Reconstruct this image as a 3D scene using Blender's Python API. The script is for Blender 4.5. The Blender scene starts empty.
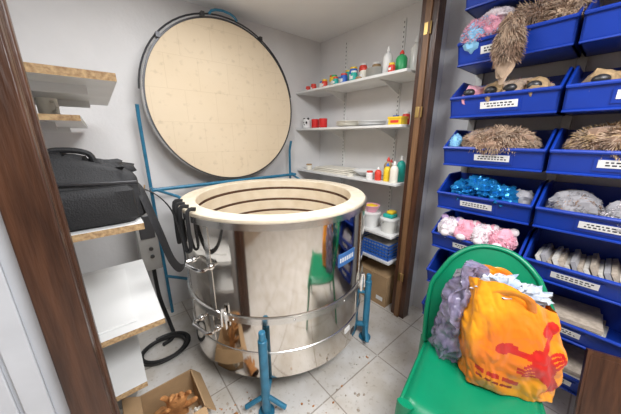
import bpy, math, random
from mathutils import Vector, Matrix, Euler, noise
random.seed(7)
sc = bpy.context.scene
try:
    sc.view_settings.view_transform = 'Standard'
except Exception as e:
    print(e)

# ---------------------------------------------------------------- materials
def mat(name, col, rough=0.5, metal=0.0, var=0.0, vscale=8.0, bump=0.0, bscale=60.0, col2=None,
        trans=0.0, alpha=1.0, emit=None, estr=0.0, spec=0.5, sheen=0.0, stretch=None, coat=0.0, lo=.35, hi=.65):
    m = bpy.data.materials.new(name); m.use_nodes = True
    nt = m.node_tree; b = nt.nodes["Principled BSDF"]
    c = (col[0], col[1], col[2], 1)
    b.inputs["Base Color"].default_value = c
    b.inputs["Roughness"].default_value = rough
    b.inputs["Metallic"].default_value = metal
    b.inputs["Transmission Weight"].default_value = trans
    b.inputs["Alpha"].default_value = alpha
    b.inputs["Specular IOR Level"].default_value = spec
    b.inputs["Sheen Weight"].default_value = sheen
    b.inputs["Coat Weight"].default_value = coat
    tc = nt.nodes.new("ShaderNodeTexCoord"); mp = nt.nodes.new("ShaderNodeMapping")
    nt.links.new(tc.outputs["Object"], mp.inputs["Vector"])
    if stretch: mp.inputs["Scale"].default_value = stretch
    if var > 0 or col2:
        n = nt.nodes.new("ShaderNodeTexNoise"); n.inputs["Scale"].default_value = vscale
        n.inputs["Detail"].default_value = 5
        nt.links.new(mp.outputs[0], n.inputs["Vector"])
        r = nt.nodes.new("ShaderNodeValToRGB")
        r.color_ramp.elements[0].position = lo; r.color_ramp.elements[1].position = hi
        d = col2 if col2 else tuple(x*(1-var) for x in col)
        r.color_ramp.elements[0].color = (d[0], d[1], d[2], 1)
        r.color_ramp.elements[1].color = c
        nt.links.new(n.outputs["Fac"], r.inputs["Fac"])
        nt.links.new(r.outputs["Color"], b.inputs["Base Color"])
    if bump > 0:
        n2 = nt.nodes.new("ShaderNodeTexNoise"); n2.inputs["Scale"].default_value = bscale
        nt.links.new(mp.outputs[0], n2.inputs["Vector"])
        bp = nt.nodes.new("ShaderNodeBump"); bp.inputs["Strength"].default_value = bump
        bp.inputs["Distance"].default_value = 0.01
        nt.links.new(n2.outputs["Fac"], bp.inputs["Height"])
        nt.links.new(bp.outputs["Normal"], b.inputs["Normal"])
    if emit:
        b.inputs["Emission Color"].default_value = (*emit, 1)
        b.inputs["Emission Strength"].default_value = estr
    return m

def brickmat(name, c1, c2, cm, scale, w, h, mortar, offset=0.0, rough=0.6, vscale=5, rot=(0,0,0), loc=(0,0,0), dirt=(.8,.78,.74)):
    m = bpy.data.materials.new(name); m.use_nodes = True
    nt = m.node_tree; b = nt.nodes["Principled BSDF"]; b.inputs["Roughness"].default_value = rough
    tc = nt.nodes.new("ShaderNodeTexCoord"); mp = nt.nodes.new("ShaderNodeMapping")
    mp.inputs["Rotation"].default_value = rot; mp.inputs["Location"].default_value = loc
    nt.links.new(tc.outputs["Object"], mp.inputs["Vector"])
    br = nt.nodes.new("ShaderNodeTexBrick"); br.offset = offset
    br.inputs["Color1"].default_value = (*c1,1); br.inputs["Color2"].default_value = (*c2,1)
    br.inputs["Mortar"].default_value = (*cm,1); br.inputs["Scale"].default_value = scale
    br.inputs["Brick Width"].default_value = w; br.inputs["Row Height"].default_value = h
    br.inputs["Mortar Size"].default_value = mortar
    nt.links.new(mp.outputs[0], br.inputs["Vector"])
    last=br.outputs["Color"]
    for sc_,lo_,hi_,dd in ((vscale,.35,.62,dirt),(vscale*9,.28,.42,tuple(x*.9 for x in dirt))):
        n = nt.nodes.new("ShaderNodeTexNoise"); n.inputs["Scale"].default_value = sc_; n.inputs["Detail"].default_value = 8
        nt.links.new(tc.outputs["Object"], n.inputs["Vector"])
        r = nt.nodes.new("ShaderNodeValToRGB"); r.color_ramp.elements[0].position=lo_; r.color_ramp.elements[1].position=hi_
        r.color_ramp.elements[0].color=(*dd,1); r.color_ramp.elements[1].color=(1,1,1,1)
        nt.links.new(n.outputs["Fac"], r.inputs["Fac"])
        mx = nt.nodes.new("ShaderNodeMixRGB"); mx.blend_type='MULTIPLY'; mx.inputs[0].default_value=1
        nt.links.new(last, mx.inputs[1]); nt.links.new(r.outputs["Color"], mx.inputs[2]); last=mx.outputs[0]
    nt.links.new(last, b.inputs["Base Color"])
    return m

M = {}
M['wall'] = mat('plaster_wall', (.78,.77,.77), .9, var=.10, vscale=2.2, bump=.15, bscale=40)
M['wall2'] = mat('plaster_wall_room', (.72,.73,.75), .9, var=.06, vscale=3)
M['wallwarm'] = mat('plaster_warm', (.34,.26,.19), .9, var=.2, vscale=3)
M['ceil'] = mat('ceiling_paint', (.90,.90,.90), .9, var=.03, vscale=3)
M['floor'] = brickmat('floor_tiles', (.70,.67,.64), (.67,.645,.615), (.38,.34,.30), 1.0, .46, .46, .004, rough=.3, vscale=5, loc=(.1,.12,0), dirt=(.82,.78,.72))
M['wood'] = mat('dark_stained_wood', (.085,.035,.018), .35, col2=(.035,.014,.008), vscale=6, stretch=(6,6,.6), bump=.2, bscale=20)
M['woodlt'] = mat('door_edge_wood', (.22,.11,.05), .45, col2=(.14,.07,.03), vscale=6, stretch=(8,8,.6))
M['brass'] = mat('brass', (.55,.38,.15), .35, metal=1)
M['panelw'] = mat('painted_panel', (.56,.58,.62), .6, var=.08)
M['steel'] = mat('polished_stainless', (.70,.66,.61), .085, metal=1, bump=.10, bscale=3.0, stretch=(2.0,2.0,.15))
M['steel2'] = mat('brushed_steel', (.66,.65,.63), .25, metal=1, bump=.05, bscale=30)
M['chrome'] = mat('chrome', (.85,.85,.85), .10, metal=1)
M['brick'] = mat('fire_brick', (.82,.71,.55), .95, col2=(.74,.62,.45), vscale=9, bump=.2, bscale=80)
M['fiber'] = mat('ceramic_rim', (.78,.70,.56), .95, col2=(.70,.60,.45), vscale=14, bump=.3, bscale=60)
M['groove'] = mat('element_groove', (.20,.10,.06), .9, var=.4, vscale=20)
M['lidface'] = brickmat('lid_brick_face', (.72,.60,.44), (.71,.59,.43), (.655,.535,.38), 1.0, .23, .23, .002, offset=.5, rough=.95, vscale=2.2, rot=(math.pi/2,0,0), dirt=(.955,.94,.915))
M['blueframe'] = mat('blue_painted_steel', (.03,.20,.34), .4, var=.25, vscale=20)
M['darkmetal'] = mat('dark_metal', (.06,.06,.065), .4, metal=.6)
M['greym'] = mat('grey_enclosure', (.38,.38,.37), .4, metal=.5, var=.15)
M['white'] = mat('white_laminate', (.78,.78,.77), .45, var=.08, vscale=6)
M['chip'] = mat('chipboard_edge', (.55,.38,.20), .8, col2=(.30,.18,.09), vscale=90)
M['blackf'] = mat('black_nylon', (.012,.012,.014), .65, bump=.3, bscale=200, var=.3)
M['blackr'] = mat('black_rubber', (.015,.015,.016), .45)
M['bin'] = mat('blue_polypropylene', (.006,.042,.36), .38, var=.12, vscale=6)
M['label'] = mat('paper_label', (.82,.82,.81), .7)
M['ink'] = mat('ink', (.03,.03,.04), .7)
M['green'] = mat('green_plastic', (.0,.215,.10), .32, var=.12, vscale=5)
M['orange'] = mat('orange_bag_plastic', (.86,.33,.014), .30, col2=(.80,.19,.012), vscale=4.0, bump=.6, bscale=15, lo=.44, hi=.60, coat=.3)
M['redp'] = mat('red_print', (.58,.018,.014), .32, var=.15, bump=.6, bscale=15, coat=.3)
M['maroon'] = mat('maroon_print', (.28,.02,.02), .35, bump=.5, bscale=16)
M['lilac'] = mat('lilac_plastic_film', (.36,.32,.47), .16, col2=(.18,.16,.27), vscale=22, bump=.9, bscale=38, alpha=.75, coat=.8)
M['cloth'] = mat('blue_grey_cloth', (.22,.30,.42), .9, col2=(.6,.6,.62), vscale=14)
M['card'] = mat('cardboard', (.46,.30,.16), .9, var=.15, vscale=10)
M['leather'] = mat('tan_leather', (.58,.27,.09), .8, col2=(.36,.15,.05), vscale=16, bump=.7, bscale=40)
M['leatherin'] = mat('glove_lining', (.10,.05,.03), .9)
M['red'] = mat('red_glaze', (.62,.02,.02), .25)
M['redpl'] = mat('red_plastic', (.7,.05,.03), .4)
M['yel'] = mat('yellow_plastic', (.85,.58,.03), .4)
M['bluepl'] = mat('blue_plastic', (.03,.14,.55), .4)
M['platebl'] = mat('enamel_plate', (.05,.16,.42), .5)
M['teal'] = mat('teal_plastic', (.02,.42,.36), .4)
M['grnb'] = mat('green_cap', (.03,.35,.12), .4)
M['cream'] = mat('cream_ceramic', (.82,.78,.68), .4)
M['clear'] = mat('translucent_plastic', (.80,.80,.76), .25, alpha=.85)
M['black'] = mat('black_glaze', (.02,.02,.02), .3)
M['brownfur'] = mat('brown_fur', (.34,.21,.14), .95, var=.5, vscale=20, sheen=.3)
M['brownfur2'] = mat('tan_fur', (.52,.37,.26), .95, var=.4, vscale=20, sheen=.3)
M['pinkfur'] = mat('pink_fur', (.80,.36,.46), .95, sheen=.4)
M['bluefur'] = mat('blue_fur', (.25,.55,.80), .95, sheen=.4)
M['whitefur'] = mat('white_fur', (.76,.69,.72), .95, sheen=.4)
M['greyfur'] = mat('grey_fur', (.33,.32,.34), .95, var=.3, sheen=.3)
M['purfur'] = mat('purple_fur', (.52,.36,.62), .95, sheen=.3)
M['gold'] = mat('gold_fabric', (.50,.34,.18), .7, var=.5, vscale=30)
M['foil'] = mat('blue_foil', (.015,.20,.50), .22, metal=.5, bump=.8, bscale=25)
M['paper'] = mat('paper_stack', (.64,.61,.56), .85, var=.2, vscale=30)
M['clay'] = mat('dry_clay', (.50,.42,.34), .95, var=.3, vscale=40)
M['lamp'] = mat('lamp_diffuser', (1,1,1), .5, emit=(1,.99,.98), estr=7)

# ---------------------------------------------------------------- builder
class B:
    def __init__(s): s.v=[]; s.f=[]; s.m=[]; s.s=[]; s.mats=[]; s.T=Matrix.Identity(4)
    def mi(s,k):
        if k not in s.mats: s.mats.append(k)
        return s.mats.index(k)
    def add(s, vs, fs, k, smooth=False):
        o=len(s.v)
        s.v += [tuple(s.T @ Vector(p)) for p in vs]
        for i,f in enumerate(fs):
            s.f.append([a+o for a in f])
            s.m.append(s.mi(k[i] if isinstance(k,list) else k)); s.s.append(smooth)
    def box(s,x0,x1,y0,y1,z0,z1,k,R=None,c=None):
        vs=[Vector(p) for p in [(x0,y0,z0),(x1,y0,z0),(x1,y1,z0),(x0,y1,z0),(x0,y0,z1),(x1,y0,z1),(x1,y1,z1),(x0,y1,z1)]]
        if R is not None:
            cc=Vector(c) if c else Vector(((x0+x1)/2,(y0+y1)/2,(z0+z1)/2))
            vs=[cc+R@(p-cc) for p in vs]
        s.add(vs,[(0,3,2,1),(4,5,6,7),(0,1,5,4),(1,2,6,5),(2,3,7,6),(3,0,4,7)],k)
    def lathe(s,prof,k,c=(0,0,0),n=32,R=None,smooth=True):
        vs=[];fs=[];ks=[]
        for (r,z) in prof:
            for i in range(n):
                a=2*math.pi*i/n
                p=Vector((max(r,1e-4)*math.cos(a),max(r,1e-4)*math.sin(a),z))
                if R is not None: p=R@p
                vs.append(p+Vector(c))
        for j in range(len(prof)-1):
            for i in range(n):
                i2=(i+1)%n
                fs.append((j*n+i,j*n+i2,(j+1)*n+i2,(j+1)*n+i)); ks.append(k[j] if isinstance(k,list) else k)
        s.add(vs,fs,ks,smooth)
    def cyl(s,c,r,h,k,n=24,r2=None,R=None):
        r2=r if r2 is None else r2
        e=min(.004,h*.1,r*.2)
        s.lathe([(0,0),(r-e,0),(r,e),(r2,h-e),(r2-e,h),(0,h)],k,c,n,R)
    def cup(s,c,r,h,k,r2=None,t=.004,n=24,inner=None):
        r2=r if r2 is None else r2
        s.lathe([(0,0),(r,0),(r2,h),(r2-t,h),(r-t,t),(0,t)],[k,k,k,inner or k,inner or k],c,n)
    def tube(s,pts,r,k,n=8,closed=False,flat=1.0,up=None):
        P=[Vector(p) for p in pts]; N=len(P)
        rr=r if isinstance(r,list) else [r]*N
        vs=[];fs=[]
        prev=None
        for i in range(N):
            if closed: t=(P[(i+1)%N]-P[i-1])
            else: t=P[min(i+1,N-1)]-P[max(i-1,0)]
            t.normalize()
            if prev is None:
                a=Vector(up) if up else (Vector((0,0,1)) if abs(t.z)<.9 else Vector((1,0,0)))
            else: a=prev
            u=(a-t*a.dot(t)); u.normalize(); w=t.cross(u); prev=u
            for j in range(n):
                an=2*math.pi*j/n
                vs.append(P[i]+u*math.cos(an)*rr[i]+w*math.sin(an)*rr[i]*flat)
        for i in range(N if closed else N-1):
            i2=(i+1)%N
            for j in range(n):
                j2=(j+1)%n
                fs.append((i*n+j,i*n+j2,i2*n+j2,i2*n+j))
        if not closed:
            fs.append(tuple(range(n))[::-1]); fs.append(tuple((N-1)*n+j for j in range(n)))
        s.add(vs,fs,k,True)
    def ell(s,c,rad,k,seg=20,rings=12,nz=0.0,ns=6.0,R=None,seed=0):
        vs=[];fs=[]
        for j in range(rings+1):
            th=math.pi*j/rings
            for i in range(seg):
                ph=2*math.pi*i/seg
                d=Vector((math.sin(th)*math.cos(ph),math.sin(th)*math.sin(ph),math.cos(th)))
                q=1+ (nz*noise.noise(d*ns*.4+Vector((seed,seed*2.1,c[0]*9))) if nz else 0)
                p=Vector((d.x*rad[0],d.y*rad[1],d.z*rad[2]))*q
                if R is not None: p=R@p
                vs.append(p+Vector(c))
        for j in range(rings):
            for i in range(seg):
                i2=(i+1)%seg
                fs.append((j*seg+i,(j+1)*seg+i,(j+1)*seg+i2,j*seg+i2))
        s.add(vs,fs,k,True)
    def fur(s,c,rad,ks,n=500,L=.03,w=.004,droop=.4,base=None,nz=.3,seed=0):
        s.ell(c,rad,base or ks[0],nz=nz,seed=seed)
        n=int(n*2.6); w=w*.45
        rnd=random.Random(seed+int(c[1]*1000)+int(c[2]*777))
        for _ in range(n):
            z=rnd.uniform(-.4,1); a=rnd.uniform(0,2*math.pi); q=math.sqrt(max(0,1-z*z))
            d=Vector((q*math.cos(a),q*math.sin(a),z))
            p=Vector(c)+Vector((d.x*rad[0],d.y*rad[1],d.z*rad[2]))*.97
            cl=noise.noise_vector(p*22)*1.1
            dr=(d*.75+cl+Vector((rnd.gauss(0,.22),rnd.gauss(0,.22),rnd.gauss(0,.22)-droop))).normalized()
            sd=dr.cross(Vector((rnd.gauss(0,1),rnd.gauss(0,1),rnd.gauss(0,1)))).normalized()*w
            l=L*rnd.uniform(.5,1.1)
            mid=p+dr*l*.55; dr2=(dr+cl*.6+Vector((0,0,-droop*1.3))).normalized()
            tip=mid+dr2*l*.5
            kk=ks[int((noise.noise(p*16+Vector((seed,0,0)))*.5+.5+rnd.gauss(0,.12))*len(ks))%len(ks)]
            s.add([p-sd,p+sd,mid+sd*.8,mid-sd*.8,tip],[(0,1,2,3),(3,2,4)],kk,False)
    def loft(s,secs,k,n=40,cap=(True,True),kf=None,smooth=True):
        vs=[p for sec in secs for p in sec]; fs=[];ks=[]
        for j in range(len(secs)-1):
            for i in range(n):
                i2=(i+1)%n
                fs.append((j*n+i,j*n+i2,(j+1)*n+i2,(j+1)*n+i)); ks.append(kf(j,i) if kf else k)
        if cap[0]: fs.append(tuple(range(n))[::-1]); ks.append(k)
        if cap[1]: fs.append(tuple((len(secs)-1)*n+i for i in range(n))); ks.append(k)
        s.add(vs,fs,ks,smooth)
    def build(s,name,bevel=0,loc=None,rot=None,remesh=0,seg=2,sharp=35,scale=None):
        me=bpy.data.meshes.new(name); me.from_pydata(s.v,[],s.f)
        for k in s.mats: me.materials.append(M[k])
        me.polygons.foreach_set('material_index',s.m); me.polygons.foreach_set('use_smooth',s.s)
        me.update()
        if sharp:
            try: me.set_sharp_from_angle(angle=math.radians(sharp))
            except Exception as e: print(e)
        o=bpy.data.objects.new(name,me); sc.collection.objects.link(o)
        if loc: o.location=loc
        if rot: o.rotation_euler=rot
        if scale: o.scale=(scale,)*3
        if bevel:
            b=o.modifiers.new('bevel','BEVEL'); b.width=bevel; b.segments=seg; b.limit_method='ANGLE'; b.angle_limit=.9
        return o
def RZ(a): return Matrix.Rotation(math.radians(a),3,'Z')
def RX(a): return Matrix.Rotation(math.radians(a),3,'X')
def RY(a): return Matrix.Rotation(math.radians(a),3,'Y')
def bx(name,x0,x1,y0,y1,z0,z1,k,bevel=0):
    b=B(); b.box(x0,x1,y0,y1,z0,z1,k); return b.build(name,bevel)
def sup(cx,cy,z,a,b_,n=40,e=3.0,wr=0,sd=0):
    out=[]
    for i in range(n):
        t=2*math.pi*i/n; c,s_=math.cos(t),math.sin(t)
        x=a*abs(c)**(2/e)*(1 if c>=0 else -1); y=b_*abs(s_)**(2/e)*(1 if s_>=0 else -1)
        q=1+wr*noise.noise(Vector((c*2.2,s_*2.2,z*9+sd)))
        out.append((cx+x*q,cy+y*q,z))
    return out
def smooth(P,n=4):
    P=[Vector(p) for p in P]
    out=[]
    for i in range(len(P)-1):
        p0=P[max(i-1,0)];p1=P[i];p2=P[i+1];p3=P[min(i+2,len(P)-1)]
        for k in range(n):
            t=k/n
            out.append(.5*((2*p1)+(-p0+p2)*t+(2*p0-5*p1+4*p2-p3)*t*t+(-p0+3*p1-3*p2+p3)*t**3))
    out.append(P[-1]); return out

# ---------------------------------------------------------------- room
CH=2.50
bx('floor',-1.7,2.2,-2.3,2.45,-.06,0,'floor')
bx('ceiling',-1.7,2.2,-2.3,2.45,CH,CH+.06,'ceil')
bx('wall_back',-.42,2.19,2.35,2.45,0,CH,'wall')
bx('wall_closet_right',2.09,2.19,1.0,2.35,0,CH,'wall')
bx('wall_closet_left',-.42,-.32,1.0,2.35,0,CH,'wall')
bx('wall_right',2.0,2.10,-2.3,.93,0,CH,'wall2')
bx('wall_left',-1.7,-1.6,-2.3,1.0,0,CH,'wallwarm')
bx('wall_near',-1.6,2.0,-2.3,-2.2,0,CH,'wallwarm')
bx('wall_front_right',1.84,2.19,.93,1.0,0,CH,'wall2')
b=B(); b.box(-1.6,-.19,.88,1.0,0,CH,'panelw')
x=-1.55
while x<-.24:
    b.box(x,x+.050,.868,.88,.0,CH,'panelw'); x+=.058
b.build('wall_front_left',.003)
b=B(); b.box(-.19,-.108,.835,.868,0,CH,'wood'); b.box(-.19,-.108,.868,1.0,0,CH,'wood'); b.box(-.12,-.100,.90,.93,0,CH,'wood')
b.build('trim_1',.004)
JX=1.755
b=B(); b.box(JX,JX+.085,.885,.93,0,CH,'wood'); b.box(JX,JX+.085,.93,1.0,0,CH,'wood'); b.box(JX-.014,JX,.925,.965,0,CH,'woodlt')
for z in (2.13,1.63,.35):
    b.box(JX-.018,JX-.0145,.935,.962,z,z+.07,'brass'); b.cyl((JX-.012,.920,z),.005,.07,'brass',10)
b.build('trim_2',.003)
b=B(); b.box(-.9,-.05,-2.198,-2.16,0,2.05,'wood')  # added door behind the camera, gives the kiln steel brown reflected streaks
for (z0,z1) in ((.15,.9),(1.05,1.9)):
    for (x0,x1) in ((-.82,-.52),(-.43,-.13)): b.box(x0,x1,-2.165,-2.15,z0,z1,'woodlt')
b.cyl((-.12,-2.15,1.0),.012,.05,'brass',12,R=RX(-90)); b.build('reflection_door_1',.004)
def lampfix(name,x0,x1,y0,y1):
    b=B(); b.box(x0,x1,y0,y1,CH-.03,CH,'white'); b.box(x0+.02,x1-.02,y0+.02,y1-.02,CH-.04,CH-.03,'lamp'); b.build(name)
lampfix('ceiling_lamp',.2,.8,-.9,-.3)
lampfix('closet_fill_panel',.25,.75,1.15,1.45)  # added glowing panel, out of view, brightens the closet
def area(name,loc,sx,sy,e,col=(.98,.99,1.0),rot=(0,0,0)):
    l=bpy.data.lights.new(name,'AREA'); l.shape='RECTANGLE'; l.size=sx; l.size_y=sy; l.energy=e; l.color=col
    o=bpy.data.objects.new(name,l); o.location=loc; o.rotation_euler=rot; sc.collection.objects.link(o)
area('room_light',(.5,-.6,CH-.05),1.0,1.0,76)
area('closet_fill',(.6,1.2,CH-.05),.5,.35,18)  # added fill light under the closet panel
w=bpy.data.worlds.new('World'); sc.world=w; w.use_nodes=True
w.node_tree.nodes['Background'].inputs[0].default_value=(.9,.95,1,1); w.node_tree.nodes['Background'].inputs[1].default_value=.3

# ---------------------------------------------------------------- kiln
KX,KY,R=.912,1.483,.62
b=B()
zt=1.125; zb=.175; ri=.520
prof=[(0,zb),(R-.01,zb),(R,zb+.01),(R,.345),(R+.004,.348),(R+.004,.362),(R,.365),(R,.545),(R+.010,.548),(R+.010,.585),(R,.588),(R,1.070),(R+.006,1.073),(R+.006,1.108),(R-.004,1.110),(R-.004,1.120),(R-.009,zt),(ri+.006,zt),(ri,zt-.006)]
ks=['steel2','steel','steel','steel2','steel2','steel2','steel','steel2','steel2','steel2','steel','steel2','steel2','steel2','fiber','fiber','fiber','fiber']
z=zt-.006
GZ=[]
for g in range(7):
    z1=z-.082 if g else z-.055; z2=z1-.020
    if z2<.3: break
    GZ.append((z1+z2)/2)
    prof+=[(ri,z1),(ri+.022,z1-.002),(ri+.022,z2+.002),(ri,z2)]
    ks+=['brick','groove','groove','groove']; z=z2
prof+=[(ri,.28),(0,.28)]; ks+=['brick','brick']
b.lathe(prof,ks,(KX,KY,0),128)
for zz in GZ:
    b.tube([(KX+(ri+.010)*math.cos(a*math.pi/32),KY+(ri+.010)*math.sin(a*math.pi/32),zz) for a in range(64)],.006,'groove',6,closed=True)
def onk(angle,rr,z): a=math.radians(angle); return Vector((KX+rr*math.cos(a),KY+rr*math.sin(a),z))
def kbox(angle,rr,z0,z1,wid,th,k):
    c=onk(angle,rr,(z0+z1)/2); b.box(c.x-th/2,c.x+th/2,c.y-wid/2,c.y+wid/2,z0,z1,k,R=RZ(angle),c=tuple(c))
for a in (-68,-160,110):
    kbox(a,R+.001,.37,.545,.03,.004,'steel2'); kbox(a+3,R+.001,.59,1.07,.03,.004,'steel2')
for a in range(-175,180,30):
    p=onk(a,R+.010,.567); b.ell(p,(.006,.006,.006),'chrome',8,6)
for zz in (.85,.47):
    a=-163
    p0=onk(a-7,R-.005,zz); p1=onk(a+7,R-.005,zz); q0=onk(a-7,R+.045,zz); q1=onk(a+7,R+.045,zz)
    m0=onk(a-5,R+.06,zz); m1=onk(a+5,R+.06,zz)
    b.tube([p0,q0,m0,m1,q1,p1],.010,'chrome',10)
    for p in (onk(a-7,R+.002,zz),onk(a+7,R+.002,zz)): b.ell(p,(.02,.02,.02),'chrome',10,8)
for a in (-150,-62,60,150):
    kbox(a,R+.016,.50,.63,.028,.014,'chrome'); b.tube([onk(a,R+.025,.63),onk(a,R+.03,.60),onk(a,R+.034,.53)],.006,'chrome',8)
# maker's plate: curved strip that follows the shell
def strip(a0,a1,z0,z1,off,k,n=10):
    vs=[];fs=[]
    for i in range(n+1):
        a=a0+(a1-a0)*i/n
        vs+= [onk(a,R-.001,z0),onk(a,R+off,z0),onk(a,R+off,z1),onk(a,R-.001,z1)]
    for i in range(n):
        o=i*4
        for q in range(4):
            q2=(q+1)%4; fs.append((o+q,o+4+q,o+4+q2,o+q2))
    fs+= [(0,1,2,3),(n*4+3,n*4+2,n*4+1,n*4)]
    b.add(vs,fs,k)
strip(-90,-76,.80,.875,.004,'platebl')
for i in range(7): strip(-89+i*1.75,-88.1+i*1.75,.825,.852,.0055,'label',2)
strip(-82,-77,.30,.335,.004,'label'); strip(-74,-70,.235,.27,.004,'darkmetal')
zs=.15
b.tube([onk(a*7.5,R-.08,zs) for a in range(48)],.022,'blueframe',8,closed=True)
for a in (-50,-130,132,48):
    t=R+.055
    b.cyl(tuple(onk(a,t,0)),.024,.50,'blueframe',16)
    b.cyl(tuple(onk(a,t,0)),.045,.012,'blueframe',16)
    b.cyl(tuple(onk(a,t,.50)),.018,.05,'blueframe',12)
    b.tube([onk(a,t,.12),onk(a,R-.25,.12)],.02,'blueframe',8)
    b.tube([onk(a-9,t+.02,.055),onk(a,t+.0,.13),onk(a+9,t+.02,.055)],.014,'blueframe',8)
    b.tube([onk(a,t,.40),onk(a,R-.0,.40)],.012,'blueframe',8)
hy=2.24; UX=.652
for sx,top in ((-1,1.72),(1,1.46)):
    X=KX+sx*UX
    b.tube([(X,hy,.0),(X,hy,1.0),(X,hy,top-.1),(X+sx*.0,hy-.03,top)],.012,'blueframe',8)
    b.tube([(X,hy,.36),tuple(onk(90-sx*42,R+.0,.36))],.012,'blueframe',8)
    b.tube([(X,hy,1.12),(X-sx*.11,KY+.42,1.10),(X-sx*.16,KY+.33,1.06)],.010,'blueframe',8)
b.tube([(KX-UX,hy-.09,1.12),(KX+UX,hy-.09,1.12)],.014,'blueframe',10)
for sx in (-1,1): b.tube([(KX+sx*UX,hy,1.12),(KX+sx*UX,hy-.10,1.12)],.012,'blueframe',8)
LX=KX+.015; LZ=1.765; LR=.625
Rl=RX(88.5)
lp=[(0,.0),(LR-.014,.0),(LR-.012,.003),(LR-.002,.003),(LR,-.002),(LR,-.10),(LR-.01,-.112),(0,-.112)]
b.lathe(lp,['lidface','darkmetal','darkmetal','steel2','steel2','steel2','steel2'],(LX,2.172,LZ),128,R=Rl)
hoop=[(LX+(LR+.018)*math.cos(math.radians(a)),2.20,LZ+(LR+.018)*math.sin(math.radians(a))) for a in range(10,176,5)]
b.tube(hoop,.006,'darkmetal',8)
for a0 in (60,105,140):
    b.box(LX+(LR+.004)*math.cos(math.radians(a0))-.012,LX+(LR+.004)*math.cos(math.radians(a0))+.012,2.165,2.215,LZ+(LR+.004)*math.sin(math.radians(a0))-.012,LZ+(LR+.004)*math.sin(math.radians(a0))+.02,'darkmetal')
hd=[(LX+(LR+dz)*math.cos(math.radians(a)),2.16,LZ+(LR+dz)*math.sin(math.radians(a))) for a,dz in ((101,.005),(99,.025),(96,.036),(91,.04),(86,.036),(83,.025),(81,.005))]
b.tube(hd,.009,'blueframe',8)
b.build('pottery_kiln')

b=B(); b.box(.10,.225,2.02,2.20,.55,1.0,'greym'); b.box(.12,.21,2.012,2.02,.80,.97,'darkmetal')
for z in (.66,.72): b.cyl((.17,2.02,z),.014,.012,'black',12,R=RX(90))
b.box(.12,.22,2.2,2.35,.6,.64,'darkmetal')
b.tube(smooth([(.17,2.1,.56),(.17,2.06,.3),(.2,1.98,.08),(.2,1.9,.016),(.12,1.86,.016)]),.014,'blackr',8)
b.build('kiln_controller_box',.004)
b=B()
for (a) in (-172,-187):
    pts=[onk(a-3,R-.03,zt+.012),onk(a-3,R+.014,zt+.008),onk(a-3,R+.020,1.02),onk(a-1,R+.022,.93),onk(a+2,R+.022,.90),onk(a+5,R+.022,.93),onk(a+5,R+.020,1.02),onk(a+5,R+.014,zt+.008),onk(a+5,R-.03,zt+.012)]
    b.tube(smooth(pts),.011,'blackf',8,flat=.5)
b.build('black_strap_loop')
b=B(); b.cup((.16,2.12,1.0),.055,.10,'chrome',t=.003)
for i in range(5):
    a=i*1.3; b.tube([(.16+.02*math.cos(a),2.12+.02*math.sin(a),1.005),(.16+.05*math.cos(a),2.12+.045*math.sin(a),1.17)],.005,['chip','blackr','redpl','chip','greym'][i],6)
b.build('tool_can')

# ---------------------------------------------------------------- closet right shelves
SZ=[1.96,1.59,1.146,.70,.46]
SF=1.735; SY=1.055
for i,zz in enumerate(SZ):
    b=B(); b.box(SF,2.076,SY,2.345,zz-.02,zz,'white')
    for y in (1.32,1.95):
        b.box(1.80,2.076,y-.006,y+.006,zz-.032,zz-.02,'white')
        b.add([(2.076,y-.004,zz-.03),(1.85,y-.004,zz-.03),(2.076,y-.004,zz-.11),(2.076,y+.004,zz-.03),(1.85,y+.004,zz-.03),(2.076,y+.004,zz-.11)],[(0,1,2),(3,5,4),(0,3,4,1),(1,4,5,2),(2,5,3,0)],'white')
    b.build('wall_shelf',.002)
for y in (1.32,1.95):
    b=B(); b.box(2.078,2.09,y-.013,y+.013,.3,2.42,'white')
    zz=.32
    while zz<2.4:
        b.box(2.0768,2.079,y-.003,y+.003,zz,zz+.015,'darkmetal'); zz+=.035
    b.build('shelf_upright')
def jar(name,x,y,z,r,h,k,kl,hl=.015):
    b=B(); b.lathe([(0,0),(r*.95,0),(r,.004),(r,h*.86),(r*.8,h)],k,(x,y,z+.0005),20)
    b.cyl((x,y,z+h*.97),r*.88,hl,kl,20); b.box(x-r*1.02,x-r*.98,y-r*.4,y+r*.4,z+h*.25,z+h*.6,'label'); return b.build(name)
def bottle(name,x,y,z,r,h,k,kl):
    b=B(); b.lathe([(0,0),(r*.95,0),(r,.005),(r,h*.62),(r*.75,h*.74),(r*.3,h*.80),(r*.3,h*.86)],k,(x,y,z+.0005),20)
    b.lathe([(r*.4,h*.82),(r*.4,h*.88),(r*.12,h),(0,h)],kl,(x,y,z),14); return b.build(name)
def mug(name,x,y,z,r,h,k,ki,face=False,ang=200):
    b=B(); z+=.0005; b.lathe([(0,0),(r*.8,0),(r,.01),(r,h),(r-.005,h),(r-.006,.012),(0,.012)],[k,k,k,k,ki,ki],(x,y,z),24)
    a=math.radians(ang); dx,dy=math.cos(a),math.sin(a)
    b.tube([(x+dx*r*.95,y+dy*r*.95,z+h*.8),(x+dx*(r+.022),y+dy*(r+.022),z+h*.75),(x+dx*(r+.028),y+dy*(r+.028),z+h*.5),(x+dx*(r+.018),y+dy*(r+.018),z+h*.28),(x+dx*r*.95,y+dy*r*.95,z+h*.22)],.006,k,8)
    if face:
        for s_ in (-1,1):
            b.ell((x-r*.85,y-.02+s_*.02,z+h*.62),(.008,.012,.014),'black',10,8); b.ell((x-.01,y+s_*r*.75,z+h*1.02),(.014,.014,.014),'black',10,8)
        b.ell((x-r*.98,y-.012,z+h*.4),(.006,.008,.006),'black',8,6)
    return b.build(name)
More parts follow.
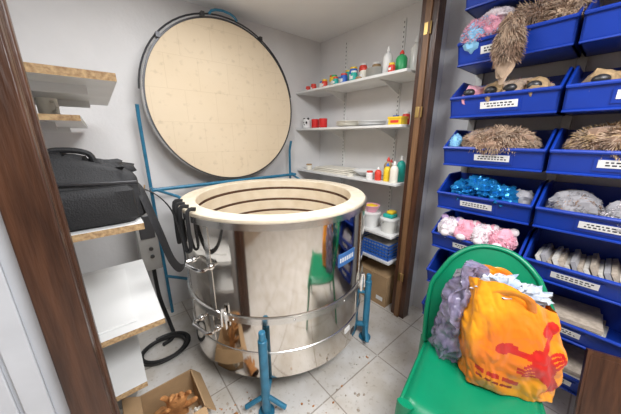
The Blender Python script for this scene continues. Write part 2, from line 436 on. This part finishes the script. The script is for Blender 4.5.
def tape(name,x,y,z,r,h,k):
    b=B(); b.lathe([(r*.6,0),(r,0),(r,h),(r*.6,h),(r*.6,0)],k,(x,y,z+.0005),24); return b.build(name)
z=SZ[0]
jar('glaze_jar',1.82,2.24,z,.025,.04,'redpl','redpl'); jar('glaze_jar',1.82,2.15,z,.03,.05,'redpl','redpl'); jar('glaze_jar',1.84,2.04,z,.028,.06,'cream','bluepl')
jar('glaze_jar',1.80,1.96,z,.028,.06,'redpl','yel'); jar('glaze_jar',1.84,1.87,z,.03,.09,'yel','grnb')
jar('glaze_jar',1.79,1.80,z,.026,.055,'teal','redpl')
jar('glaze_jar',1.82,1.725,z,.033,.075,'bluepl','redpl'); jar('glaze_jar',1.86,1.65,z,.036,.12,'bluepl','yel')
jar('glaze_jar',1.80,1.59,z,.030,.07,'teal','label'); jar('glaze_jar',1.84,1.515,z,.036,.08,'cream','redpl')
jar('glaze_jar',1.93,1.60,z,.036,.15,'redpl','label'); jar('glaze_jar',1.94,1.78,z,.036,.13,'teal','yel'); jar('glaze_jar',1.93,1.99,z,.03,.12,'yel','redpl')
jar('glaze_jar',1.96,1.48,z,.04,.14,'gold','label'); jar('glaze_jar',1.95,1.90,z,.035,.09,'label','bluepl'); tape('tape_roll',1.78,1.52,z,.025,.022,'gold')
bottle('squeeze_bottle',1.83,1.28,z,.036,.20,'white','white'); bottle('squeeze_bottle',1.86,1.18,z,.042,.16,'grnb','redpl')
bottle('squeeze_bottle',1.93,1.11,z,.04,.25,'clear','white'); jar('glaze_jar',1.77,1.20,z,.025,.05,'redpl','yel')
b=B()
for i in range(8): b.lathe([(0,0),(.055,0),(.078,.012),(.076,.014),(.053,.004),(0,.004)],'clear',(1.84,1.395,z+.0005+i*.008),28)
b.build('lid_stack')
z=SZ[1]
mug('panda_mug',1.81,2.25,z,.045,.095,'label','black',True,90); mug('red_mug',1.82,2.12,z,.042,.09,'red','cream',ang=60); mug('red_mug',1.81,1.985,z,.042,.09,'red','cream',ang=60)
b=B(); 
for i in range(4): b.lathe([(0,0),(.07,0),(.13,.016),(.129,.02),(.068,.005),(0,.005)],'cream',(1.89,1.70,z+.0005+i*.011),36)
b.build('plate_stack')
b=B()
for i in range(3): b.lathe([(0,0),(.06,0),(.12,.016),(.119,.02),(.058,.005),(0,.005)],'white',(1.88,1.43,z+.0005+i*.011),36)
b.build('plate_stack')
z_=z+.0005
b=B(); b.box(1.78,1.87,1.09,1.20,z_,z+.05,'yel'); b.box(1.775,1.875,1.085,1.205,z+.045,z+.06,'yel'); b.box(1.778,1.7795,1.11,1.18,z+.015,z+.035,'redpl'); b.build('yellow_tin',.004)
jar('glaze_jar',1.95,1.15,z,.03,.09,'redpl','label'); jar('glaze_jar',1.96,1.25,z,.03,.07,'cream','bluepl')
z=SZ[2]
b=B()
for i in range(3): b.box(1.78,2.02,1.62+.02*i,2.12-.02*i,z+.0005+.016*i,z+.013+.016*i,'cream')
b.build('slab_stack',.005)
b=B(); b.lathe([(0,0),(.05,0),(.13,.05),(.127,.054),(.048,.006),(0,.006)],'white',(1.91,1.475,z+.0005),32); b.build('serving_bowl')
jar('glaze_jar',1.78,1.345,z,.03,.06,'label','redpl'); bottle('squeeze_bottle',1.79,1.265,z,.028,.11,'redpl','label')
bottle('squeeze_bottle',1.81,1.19,z,.030,.15,'yel','bluepl'); bottle('squeeze_bottle',1.79,1.115,z,.032,.17,'cream','label'); bottle('squeeze_bottle',1.89,1.24,z,.035,.19,'gold','redpl')
bottle('squeeze_bottle',1.88,1.11,z,.035,.21,'teal','white'); jar('glaze_jar',1.80,2.20,z,.035,.05,'cream','chip'); tape('tape_roll',1.775,1.565,z,.03,.025,'cream')
bottle('squeeze_bottle',2.03,1.30,z,.03,.16,'label','redpl')
z=SZ[3]
jar('storage_jar',1.84,1.54,z,.075,.22,'clear','redpl')
def bucket(x,y,z,r,h,k,kl):
    b=B(); b.lathe([(0,0),(r*.85,0),(r,h),(r+.006,h),(r+.006,h+.014),(r-.004,h+.018),(0,h+.016)],[k,k,kl,kl,kl,kl],(x,y,z+.0005),28)
    b.tube([(x+(r+.004)*math.cos(a/8*math.pi),y+(r+.004)*math.sin(a/8*math.pi),z+h-.01-.05*math.sin(a/8*math.pi)) for a in range(9)],.003,'chrome',6); b.build('plastic_bucket')
bucket(1.85,1.35,z,.08,.12,'white','white'); bucket(1.85,1.155,z,.075,.11,'clear','white')
jar('storage_jar',1.88,1.75,z,.07,.18,'gold','label')
b=B(); b.lathe([(0,0),(.045,0),(.075,.06),(.072,.062),(.042,.006),(0,.006)],'pinkfur',(1.85,1.35,z+.140),24); b.ell((1.85,1.35,z+.18),(.055,.055,.025),'yel',16,8,nz=.5); b.build('bowl_of_sponges')
b=B(); b.box(1.81,1.90,1.11,1.20,z+.130,z+.16,'teal'); b.box(1.83,1.90,1.12,1.18,z+.16,z+.185,'yel'); b.build('sponge_stack',.006)
z=SZ[4]+.0005
b=B(); x0,x1,y0,y1=1.76,2.02,1.08,1.42
b.box(x0,x1,y0,y1,z,z+.008,'bluepl')
for k in range(5):
    zz=z+.008+k*.03
    for (a0,a1,c0,c1) in ((x0,x0+.006,y0,y1),(x1-.006,x1,y0,y1),(x0,x1,y0,y0+.006),(x0,x1,y1-.006,y1)): b.box(a0,a1,c0,c1,zz,zz+.014,'bluepl')
for k in range(12):
    y=y0+.006+k*(y1-y0-.018)/11; b.box(x0+.001,x0+.005,y,y+.008,z,z+.14,'bluepl')
b.box(x0+.03,x1-.03,y0+.03,y1-.03,z+.008,z+.12,'paper')
b.build('plastic_crate')
def carton(name,x0,x1,y0,y1,z0,z1,open_=False):
    b=B(); t=.006
    if open_:
        b.box(x0,x1,y0,y1,z0,z0+t,'card'); b.box(x0,x0+t,y0,y1,z0,z1,'card'); b.box(x1-t,x1,y0,y1,z0,z1,'card'); b.box(x0,x1,y0,y0+t,z0,z1,'card'); b.box(x0,x1,y1-t,y1,z0,z1,'card')
        L=.08
        b.box(x0-L,x0,y0,y1,z1-t,z1,'card',R=RY(35),c=(x0,y0,z1)); b.box(x1,x1+L,y0,y1,z1-t,z1,'card',R=RY(55),c=(x1,y0,z1))
        b.box(x0,x1,y0-L,y0,z1-t,z1,'card',R=RX(40),c=(x0,y0,z1))
    else:
        b.box(x0,x1,y0,y1,z0,z1,'card'); ym=(y0+y1)/2; b.box(x0-.0006,x0,ym-.025,ym+.025,z1-.06,z1,'chip'); b.box(x0,x1,ym-.025,ym+.025,z1,z1+.0008,'chip')
        b.box(x0-.0008,x0,y0+.03,y0+.10,z0+.05,z0+.09,'label')
    return b.build(name)
carton('cardboard_box',1.76,2.03,1.07,1.41,0,.30)
carton('cardboard_box',1.80,2.05,1.5,1.85,0,.34)

# ---------------------------------------------------------------- left shelves
def lshelf(x1,y0,y1,z,t=.025):
    b=B(); x0=-.306
    b.add([(x0,y0,z-t),(x1,y0,z-t),(x1,y1,z-t),(x0,y1,z-t),(x0,y0,z),(x1,y0,z),(x1,y1,z),(x0,y1,z)],[(0,3,2,1),(4,5,6,7),(0,1,5,4),(1,2,6,5),(2,3,7,6),(3,0,4,7)],['white','white','chip','white','chip','chip'])
    b.box(x0,x1-.08,y0+.15,y0+.17,z-t-.03,z-t,'white'); b.box(x0,x1-.08,y1-.17,y1-.15,z-t-.03,z-t,'white')
    b.build('storage_shelf')
lshelf(.085,1.10,1.95,1.70); lshelf(-.03,1.25,2.3,1.575,.02); lshelf(.085,1.10,1.80,1.185); lshelf(.095,1.10,1.80,.75); lshelf(-.01,1.10,1.80,.48)
for y in (1.3,1.75):
    b=B(); b.box(-.32,-.308,y-.013,y+.013,.1,2.1,'white'); b.build('shelf_upright')
mug('white_mug',-.12,1.42,1.575,.03,.065,'cream','cream',ang=-60)
b=B(); b.box(-.3,-.08,1.2,1.75,.7505,.753,'label'); b.box(-.29,-.0,1.15,1.7,.753,.762,'label'); b.build('paper_pile')
mug('white_mug',.02,1.62,1.185,.05,.12,'white','cream',ang=-60)
mug('red_mug',-.20,1.50,1.185,.06,.26,'redpl','cream',ang=-60)
b=B(); n=64; cx,cy=-.08,1.235
secs=[]
H=.26; zb0=1.187
for j in range(19):
    t=j/18; z=zb0+H*t
    a=.185*(1-.14*t**2)*(1 if 0<j<18 else .90); bb=.098*(1-.30*t**2+.14*math.sin(math.pi*t))*(1 if 0<j<18 else .85)
    secs.append([(x,y+.02*t,zz-(.05*t*t*max(0,(x-cx)*7+.3))) for x,y,zz in sup(cx,cy,z,a,bb,n,3.6,.16,3)])
b.loft(secs,'blackf',n)
secs=[]
for j in range(9):
    t=j/8; z=zb0+.006+.135*t
    secs.append(sup(cx+.01,cy-.075,z,.145*(1 if 0<j<8 else .9),.042*(1 if 0<j<8 else .7)*(1+.1*math.sin(math.pi*t)),n,5,.12,9))
b.loft(secs,'blackf',n)
b.tube([(cx-.17,cy-.085,1.365),(cx-.05,cy-.098,1.35),(cx+.1,cy-.098,1.34),(cx+.17,cy-.08,1.335)],.006,'darkmetal',6)
b.tube(smooth([(cx-.06,cy,1.42),(cx-.055,cy,1.45),(cx,cy,1.455),(cx+.05,cy,1.44),(cx+.06,cy,1.40)]),.010,'blackf',8)
b.ell((cx-.08,cy+.02,1.42),(.10,.07,.04),'blackf',nz=.5)
b.ell((cx+.08,cy+.03,1.38),(.09,.07,.035),'blackf',nz=.6)
sp=[(.08,1.24,1.33),(.10,1.20,1.30),(.12,1.16,1.20),(.14,1.15,1.10),(.165,1.17,.98),(.20,1.22,.90),(.235,1.28,.88),(.25,1.32,.93),(.248,1.36,1.05),(.225,1.38,1.16),(.16,1.36,1.25),(.07,1.31,1.30)]
b.tube(smooth(sp),.019,'blackf',8,flat=.14,up=(.6,.8,0))
b.build('messenger_bag')

# ---------------------------------------------------------------- floor items left
carton('cardboard_box',-.06,.20,1.08,1.36,0,.17,open_=True)
def glove(name,loc,rot,k='leather',s=1.0,curl=.5):
    b=B()
    def fl(z,a,d,n=24): return [(a*math.cos(2*math.pi*i/n),d*math.sin(2*math.pi*i/n)+.006*noise.noise(Vector((i*.5,z*20,s*5))),z) for i in range(n)]
    outer=[fl(0,.072,.046),fl(.03,.068,.040),fl(.07,.054,.030),fl(.10,.047,.024),fl(.14,.052,.023),fl(.18,.056,.022),fl(.205,.054,.019),fl(.213,.04,.012)]
    inner=[fl(.02,.056,.030),fl(.003,.066,.040),fl(-.002,.070,.044)]
    b.loft(outer,k,24,cap=(False,True))
    b.loft([fl(.08,.035,.014)]+inner+[fl(0,.072,.046)],'leatherin',24,cap=(True,False))
    for i,(x,l,a) in enumerate(((-.046,.082,-20),(-.016,.104,-7),(.016,.100,6),(.045,.078,20))):
        aa=math.radians(a); p0=Vector((x,0,.190)); d=Vector((math.sin(aa),-.05,math.cos(aa))).normalized()
        P=[p0]; q=d.copy()
        for m_ in range(6):
            P.append(P[-1]+q*l*.2); q=(q+Vector((0,-curl*(.3+.12*((i*3)%4)),0))).normalized()
        b.tube(P,[.014,.0145,.014,.0138,.013,.010,.004],k,12,flat=.9,up=(1,0,0))
    b.tube([(.032,0,.10),(.066,-.010,.125),(.090,-.018,.155),(.102,-.026,.185),(.104,-.03,.195)],[.022,.020,.016,.013,.005],k,12,flat=.85)
    b.v=[(v[0]*s,v[1]*s,v[2]*s) for v in b.v]
    return b.build(name,loc=loc,rot=rot,sharp=70)
glove('leather_glove',(.075,1.19,.09),(math.radians(12),math.radians(8),math.radians(-15)),s=.85,curl=.4)
glove('leather_glove',(.00,1.22,.11),(math.radians(38),math.radians(-28),math.radians(10)),s=.8,curl=.6)
glove('leather_glove',(.33,1.00,.040),(math.radians(88),math.radians(4),math.radians(-100)),s=.62,curl=.3)
b=B()
for i in range(8): b.ell((-.02+.028*i,1.12+.03*(i%2),.04+.02*(i%3)),(.04,.035,.03),['paper','cream','clay'][i%3],nz=.8,seed=i)
b.build('crumpled_paper')
b=B(); rd=random.Random(5)
for i in range(140):
    a=rd.uniform(-175,-60); r=R+.03+abs(rd.gauss(0,.12)); 
    if i<45: x,y=rd.uniform(.22,.45),rd.uniform(.96,1.15)
    else: x,y=KX+r*math.cos(math.radians(a)),KY+r*math.sin(math.radians(a))
    s_=rd.uniform(.002,.009); b.ell((x,y,s_*.5),(s_,s_*rd.uniform(.6,1.2),s_*.6),['clay','leather','paper','clay'][i%4],6,4,nz=.6,seed=i)
b.build('clay_debris')
b=B(); pts=[]
for i in range(90):
    a=i/89*math.pi*4.6; r=.125+.012*math.sin(a*.7); pts.append((.13+r*math.cos(a)*1.15,1.80+r*math.sin(a)*.9,.016+.03*i/89))
b.tube(pts,.014,'blackr',8); b.build('rubber_hose')
b=B(); b.lathe([(0,0),(.07,0),(.09,.16),(.086,.16),(.066,.006),(0,.006)],'greym',(-.14,1.58,0.0005),24); b.ell((-.14,1.58,.1),(.07,.07,.05),'paper',nz=.6); b.build('metal_pail')

# ---------------------------------------------------------------- bins
XF,XB=1.65,1.95
rows={k:1.608+.276*k for k in range(-5,3)}
cols=[(.224,.692),(-.268,.208)]
def mkbin(y0,y1,z0,lab=True,rnd=random.Random(3)):
    b=B(); t=.008
    prof=[(XF+.02,z0),(XB-.004,z0),(XB-.004,z0+.205),(XF+.13,z0+.205),(XF-.015,z0+.105)]
    for ya,yb in ((y0,y0+t),(y1-t,y1)):
        n=len(prof); vs=[(x,ya,z) for x,z in prof]+[(x,yb,z) for x,z in prof]
        b.add(vs,[tuple(range(n)),tuple(range(n,2*n))[::-1]]+[(i,i+n,(i+1)%n+n,(i+1)%n) for i in range(n)],'bin')
    b.box(XF+.02,XB-.004,y0,y1,z0,z0+t,'bin'); b.box(XB-.012,XB-.004,y0,y1,z0,z0+.205,'bin')
    vs=[(XF+.02,y0,z0),(XF-.015,y0,z0+.105),(XF-.007,y0,z0+.105),(XF+.028,y0,z0),(XF+.02,y1,z0),(XF-.015,y1,z0+.105),(XF-.007,y1,z0+.105),(XF+.028,y1,z0)]
    b.add(vs,[(0,1,2,3),(4,7,6,5),(0,4,5,1),(1,5,6,2),(2,6,7,3),(3,7,4,0)],'bin')
    b.tube([(XF-.018,y0-.0,z0+.105),(XF-.018,y1,z0+.105)],.009,'bin',8)
    for y in (y0+.003,y1-.003): b.tube([(XF-.017,y,z0+.105),(XF+.13,y,z0+.205),(XB-.006,y,z0+.205)],.0065,'bin',6)
    b.tube([(XF+.012,y0,z0+.004),(XF+.012,y1,z0+.004)],.006,'bin',6)
    def onf(y,h,off):
        return (XF+.02-.333*h-off, y, z0+h)
    yc=(y0+y1)/2+rnd.uniform(-.03,.05); wd=.082
    def plate(ya,yb,h0,h1,o0,o1,k):
        vs=[onf(ya,h0,o0),onf(yb,h0,o0),onf(yb,h1,o0),onf(ya,h1,o0),onf(ya,h0,o1),onf(yb,h0,o1),onf(yb,h1,o1),onf(ya,h1,o1)]
        b.add(vs,[(0,3,2,1),(4,5,6,7),(0,1,5,4),(1,2,6,5),(2,3,7,6),(3,0,4,7)],k)
    plate(yc-wd-.012,yc+wd+.012,.025,.080,-.002,.004,'bin')
    if lab:
        plate(yc-wd,yc+wd,.040,.074,.003,.0055,'label')
        for h in (.063,.051):
            y=yc+wd-.014-rnd.uniform(0,.02)
            while y>yc-wd+.02:
                l=rnd.uniform(.005,.014)
                if y-l<yc-wd+.014: break
                plate(y-l,y,h-.003,h+.003,.0055,.006,'ink'); y-=l+.006
    return b.build('storage_bin')
for k,z0 in rows.items():
    for c in range(2):
        mkbin(cols[c][0],cols[c][1],z0)
b=B()
for y in (-.25,.216,.67):
    b.box(XB-.0,XB+.03,y-.02,y+.02,0,2.45,'greym')
for k,z0 in rows.items():
    b.box(XB-.003,XB+.006,-.28,.70,z0+.12,z0+.19,'greym')
b.box(1.80,XB+.03,-.28,-.22,0,.03,'greym'); b.box(1.80,XB+.03,.64,.70,0,.03,'greym')
b.build('bin_rack')
def cpos(c,f): return cols[c][0]+(cols[c][1]-cols[c][0])*f
XC=1.78
z=rows[2]
b=B()
b.fur((XC,cpos(0,.75),z+.11),(.11,.09,.09),['whitefur','greyfur'],400,seed=1); b.fur((XC-.03,cpos(0,.4),z+.12),(.10,.1,.1),['brownfur','brownfur2'],500,.04,seed=2)
b.build('faux_fur_pile')
b=B(); b.fur((XC,cpos(1,.7),z+.12),(.11,.12,.10),['greyfur','greyfur','whitefur'],600,seed=3); b.fur((XC,cpos(1,.3),z+.12),(.11,.12,.10),['greyfur'],400,seed=4); b.build('grey_plush_pile')
b=B(); z=rows[1]
b.fur((XC-.03,cpos(0,.78),z+.15),(.10,.085,.085),['pinkfur','bluefur','pinkfur','whitefur','purfur'],900,.022,.005,.2,seed=5)
b.fur((XC-.11,cpos(0,.86),z+.13),(.06,.055,.075),['bluefur','pinkfur','pinkfur'],500,.022,.005,.2,seed=6)
b.fur((XC-.03,cpos(0,.72),z+.235),(.06,.07,.03),['whitefur'],300,.012,.005,seed=66); b.build('rainbow_plush_toy')
b=B()
b.fur((XC-.02,cpos(0,.36),z+.15),(.11,.12,.08),['brownfur','brownfur2'],900,.045,.005,seed=7)
b.fur((XF-.05,cpos(0,.48),z+.03),(.032,.045,.14),['brownfur2','brownfur'],1100,.04,.005,.9,seed=8)
b.fur((XC-.04,cpos(0,.12),z+.15),(.09,.06,.07),['brownfur2','brownfur'],500,.04,.005,seed=9)
b.build('brown_fur_stole')
b=B(); b.fur((XC+.02,cpos(1,.5),z+.07),(.10,.17,.06),['greyfur'],500,seed=10); b.build('grey_plush_pile')
z=rows[0]
b=B()
for f,kk in ((.82,'pinkfur'),(.6,'gold'),(.42,'brownfur2'),(.22,'gold')):
    b.ell((XC-.04,cpos(0,f),z+.10),(.10,.058,.075),kk,nz=.25,seed=int(f*10)); b.ell((XC-.12,cpos(0,f),z+.13),(.025,.03,.022),'darkmetal',12,8)
b.fur((XC+.04,cpos(0,.5),z+.13),(.07,.18,.06),['brownfur2','pinkfur'],300,.025,seed=11)
b.build('animal_mask_pile')
b=B()
for f,kk in ((.8,'gold'),(.55,'brownfur2'),(.3,'gold')): b.ell((XC-.03,cpos(1,f),z+.10),(.10,.065,.075),kk,nz=.25,seed=int(f*10)); b.ell((XC-.11,cpos(1,f),z+.125),(.025,.03,.02),'darkmetal',12,8)
b.build('animal_mask_pile')
z=rows[-1]
b=B(); b.fur((XC-.04,cpos(0,.48),z+.13),(.12,.17,.085),['brownfur','brownfur2','brownfur2'],1700,.035,.005,seed=12); b.build('faux_fur_pile')
b=B(); b.fur((XC-.07,cpos(0,.92),z+.13),(.05,.028,.055),['bluefur'],200,.012,seed=61); b.build('blue_plush_scrap')
b=B(); b.fur((XC-.02,cpos(1,.55),z+.13),(.12,.17,.09),['brownfur','gold','brownfur2','brownfur'],1700,.035,.005,seed=13); b.build('faux_fur_pile')
z=rows[-2]
b=B()
for i,(f,dz) in enumerate(((.72,.12),(.5,.14),(.33,.12),(.6,.16))): b.ell((XC-.05+.02*(i%2),cpos(0,f),z+dz),(.10,.075,.06),'foil',36,22,nz=.45,ns=9,seed=i)
b.ell((XC-.0,cpos(0,.15),z+.1),(.07,.06,.06),'greyfur',nz=.5); b.build('blue_foil_bag')
b=B(); b.fur((XC-.02,cpos(1,.75),z+.11),(.10,.09,.08),['greyfur','brownfur'],500,.02,seed=14); b.fur((XC-.05,cpos(1,.38),z+.10),(.09,.08,.07),['greyfur','whitefur'],500,.02,seed=15)
b.ell((XC-.08,cpos(1,.12),z+.11),(.06,.05,.06),'whitefur',nz=.4); b.build('grey_plush_pile')
z=rows[-3]
b=B()
for i,(f,kk,kk2) in enumerate(((.82,'whitefur','purfur'),(.62,'pinkfur','whitefur'),(.42,'whitefur','pinkfur'),(.22,'pinkfur','whitefur'))):
    b.fur((XC-.08,cpos(0,f),z+.14),(.080,.066,.075),[kk,kk,kk2],450,.012,.005,.2,seed=20+i)
    for s_ in (-1,1): b.ell((XC-.07,cpos(0,f)+s_*.045,z+.205),(.015,.024,.024),kk2,12,8)
    b.ell((XC-.162,cpos(0,f),z+.13),(.02,.026,.02),'whitefur',12,8)
b.build('teddy_bear_pile')
b=B()
for i in range(17):
    y=cols[1][1]-.06-i*.022; h=.115+.015*math.sin(i*2.3)
    b.box(XF+.03,XB-.04,y-.018,y,z+.012,z+.012+h,['paper','greyfur','clay','paper','clay'][i%5],R=RX(-25))
b.build('pattern_folders')
for k in (-4,-5):
    z=rows[k]
    b=B(); b.fur((XC,cpos(0,.5),z+.09),(.12,.18,.07),['greyfur','purfur'],400,seed=30+k); b.build('grey_plush_pile')
    b=B()
    for i in range(4): b.box(XF+.03,XB-.03,cpos(1,.25)+.01*i,cpos(1,.80)-.015*i,z+.012+.026*i,z+.032+.026*i,['paper','clay'][i%2],R=RZ(3*i-4))
    b.build('paper_stack')

# ---------------------------------------------------------------- green plastic chair
b=B(); SH=.46
def grid(fn,nu,nv,k,th=.006,skip=None):
    P=[[Vector(fn(i/nu,j/nv)) for j in range(nv+1)] for i in range(nu+1)]
    def nrm(i,j):
        a=P[min(i+1,nu)][j]-P[max(i-1,0)][j]; c=P[i][min(j+1,nv)]-P[i][max(j-1,0)]; q=a.cross(c); q.normalize(); return q
    top=[];bot=[]
    for i in range(nu+1):
        for j in range(nv+1):
            q=nrm(i,j); top.append(P[i][j]+q*th/2); bot.append(P[i][j]-q*th/2)
    N=len(top); fs=[]; W=nv+1
    keep=lambda i,j: 0<=i<nu and 0<=j<nv and not (skip and skip(i,j))
    for i in range(nu):
        for j in range(nv):
            if not keep(i,j): continue
            a,c,d,e=i*W+j,(i+1)*W+j,(i+1)*W+j+1,i*W+j+1
            fs.append((a,c,d,e)); fs.append((e+N,d+N,c+N,a+N))
            if not keep(i,j-1): fs.append((a+N,c+N,c,a))
            if not keep(i,j+1): fs.append((e,d,d+N,e+N))
            if not keep(i-1,j): fs.append((e,e+N,a+N,a))
            if not keep(i+1,j): fs.append((c,c+N,d+N,d))
    b.add(top+bot,fs,k,True)
def seat(u,v):
    hw=.225+.035*v; s=(u-.5)*2
    x=hw*s*(1-.04*(v>.9)); y=.02-.45*v
    z=SH-.018*(1-s*s)*math.sin(math.pi*min(v*1.05,1))-.05*max(0,(v-.86)/.14)**2-.035*max(0,abs(s)-.88)/.12
    return (x,y,z)
grid(seat,24,24,'green')
def back(u,v):
    s=(u-.5)*2
    hw=.232+.015*math.sin(math.pi*v)-.09*max(0,v-.7)*2
    top=.525-.09*abs(s)**2.4
    z=SH-.02+top*v; y=.02+.15*v+.03*v*v-.06*s*s*(.4+.6*v)+.02
    return (hw*s,y,z)
def skp(i,j):
    return (4<=j<=18) and (i%4 in (1,2)) and 4<i<23
grid(back,28,24,'green',skip=skp)
rim=[back(0,v/12) for v in range(13)]+[back(u/14,1) for u in range(1,14)]+[back(1,1-v/12) for v in range(13)]
b.tube(rim,.013,'green',8)
for s in (-1,1):
    for (xt,yt,xb,yb) in ((s*.235,-.40,s*.26,-.45),(s*.22,.03,s*.25,.13)):
        b.tube([(xt,yt,SH-.005),(xt*.5+xb*.5,(yt+yb)/2,SH*.5),(xb,yb,.0)],[.034,.026,.022],'green',8,flat=.6)
    b.tube([seat(.5+s*.5,v/10) for v in range(11)],.011,'green',8)
b.tube([seat(u/10,1) for u in range(11)],.011,'green',8)
b.build('plastic_chair',loc=(1.238,.236,0),rot=(0,0,math.radians(-72.9)),sharp=50)

# orange shopping bag (local z from 0)
b=B(); n=280; secs=[]; NJ=140
for j in range(NJ+1):
    t=j/NJ; z=.50*t
    a=.190*(1+.10*math.sin(math.pi*t*.9))*(1-.12*t); d=.12*(1+.22*math.sin(math.pi*t))*(1-.25*t**2)
    if t<.03: a*=.9+.1*t/.03; d*=.85+.15*t/.03
    sec=sup(.0,.0,z,a,d,n,3.4,.15,5)
    out=[]
    for (x,y,zz) in sec:
        w_=.014*noise.noise(Vector((x*14,y*14,zz*9)))+.009*abs(noise.noise(Vector((x*30+5,y*30,zz*16+x*20))))
        out.append((x*(1+w_*3)-.03*t,y-w_*(1 if y<0 else -1)+.05*t*t,zz+(.06*t**3*math.sin(x*11+2.6))))
    secs.append(out)
def seg(px,pz,x0,z0,x1,z1,w):
    dx,dz=x1-x0,z1-z0; L2=dx*dx+dz*dz; t=max(0,min(1,((px-x0)*dx+(pz-z0)*dz)/L2))
    return math.hypot(px-x0-t*dx,pz-z0-t*dz)<w
def kf(j,i):
    x,y,z=secs[j][i]
    if y<.05:
        q=1.3; ca,sa=math.cos(.5),math.sin(.5)
        x1,z1=(x-.085)/q,(z-.22)/q
        X=x1*ca+z1*sa; Z=-x1*sa+z1*ca
        if (X/.035)**2+(Z/.065)**2<1: return 'redp'
        for q_ in range(4):
            zz=-.035+.022*q_
            if seg(X,Z,0,zz,-.07-.006*q_,zz+.02-.012*q_,.005) or seg(X,Z,0,zz,.07,zz+.02-.012*q_,.005): return 'redp'
        if seg(X,Z,-.02,.045,-.07,.08,.010) or seg(X,Z,.02,.045,.06,.08,.010): return 'redp'
        if ((X+.085)/.03)**2+((Z-.095)/.022)**2<1 or ((X-.07)/.028)**2+((Z-.10)/.022)**2<1: return 'redp'
        if seg(X,Z,0,-.06,0,-.10,.018) or seg(X,Z,-.03,-.115,.03,-.115,.012): return 'redp'
        if -.165<x<.0:
            zc=.12-.25*(x+.1)
            if abs(z-zc)<.012 and (int((x+.2)*75)%5)!=0: return 'redp'
            zc=.085-.25*(x+.1)
            if abs(z-zc)<.006 and x<-.02 and (int((x+.2)*120)%4)!=0: return 'maroon'
    return 'orange'
b.loft(secs,'orange',n,cap=(True,False),kf=kf)
b.loft([[(x*.97,y*.97,z) for x,y,z in secs[-1]],[(x*.95,y*.95,z-.10) for x,y,z in secs[-1]]],'orange',n,cap=(False,True))
for yy,s in ((-.055,-1),(.12,1)):
    b.tube(smooth([(-.13,yy,.44),(-.12,yy+.01,.50),(-.06,yy+.02*s,.535),(0,yy+.02*s,.51),(.03,yy,.44)]),.018,'orange',8,flat=.25)
b.ell((-.09,.03,.51),(.09,.07,.045),'cloth',24,16,nz=.8,ns=10); b.ell((.05,.05,.47),(.08,.06,.045),'cloth',24,16,nz=.8,ns=10)
b.build('shopping_bag',loc=(1.235,.135,.447),rot=(0,0,math.radians(-58)),scale=.87)
# lilac plastic bag
b=B(); secs=[]; n=120
for j in range(61):
    t=j/60; z=.456+.50*t
    a=.062*(1+.35*math.sin(math.pi*t))*(1-.25*t); d=.055*(1+.3*math.sin(math.pi*t))*(1-.4*t)
    secs.append([(x+.025*noise.noise(Vector((x*18,y*18,z*6)))+.018*noise.noise(Vector((x*60,y*60,z*25)))+.05*t,y+.03*noise.noise(Vector((y*18,x*18,z*6+7)))+.018*noise.noise(Vector((x*60,y*60,z*25+9))),zz) for x,y,zz in sup(0,0,z,a,d,n,2.4,.35,2)])
b.loft(secs,'lilac',n)
b.build('plastic_film_bag',loc=(1.17,.345,0),rot=(0,0,math.radians(-60)))
b=B(); b.box(-.02,.0,-.10,.10,0,.62,'wood'); b.box(-.022,-.02,-.09,.09,.02,.60,'wood')
b.build('wooden_board',loc=(1.40,-.23,0.005),rot=(0,math.radians(14),math.radians(20)))
# ---------------------------------------------------------------- camera
cd=bpy.data.cameras.new('cam'); cd.sensor_width=36; cd.lens=250/621*36; cd.clip_start=.02
co=bpy.data.objects.new('camera',cd); sc.collection.objects.link(co)
co.location=(0,0,1.5); co.rotation_euler=(math.radians(90-15.64),0,math.radians(-39.6)); sc.camera=co
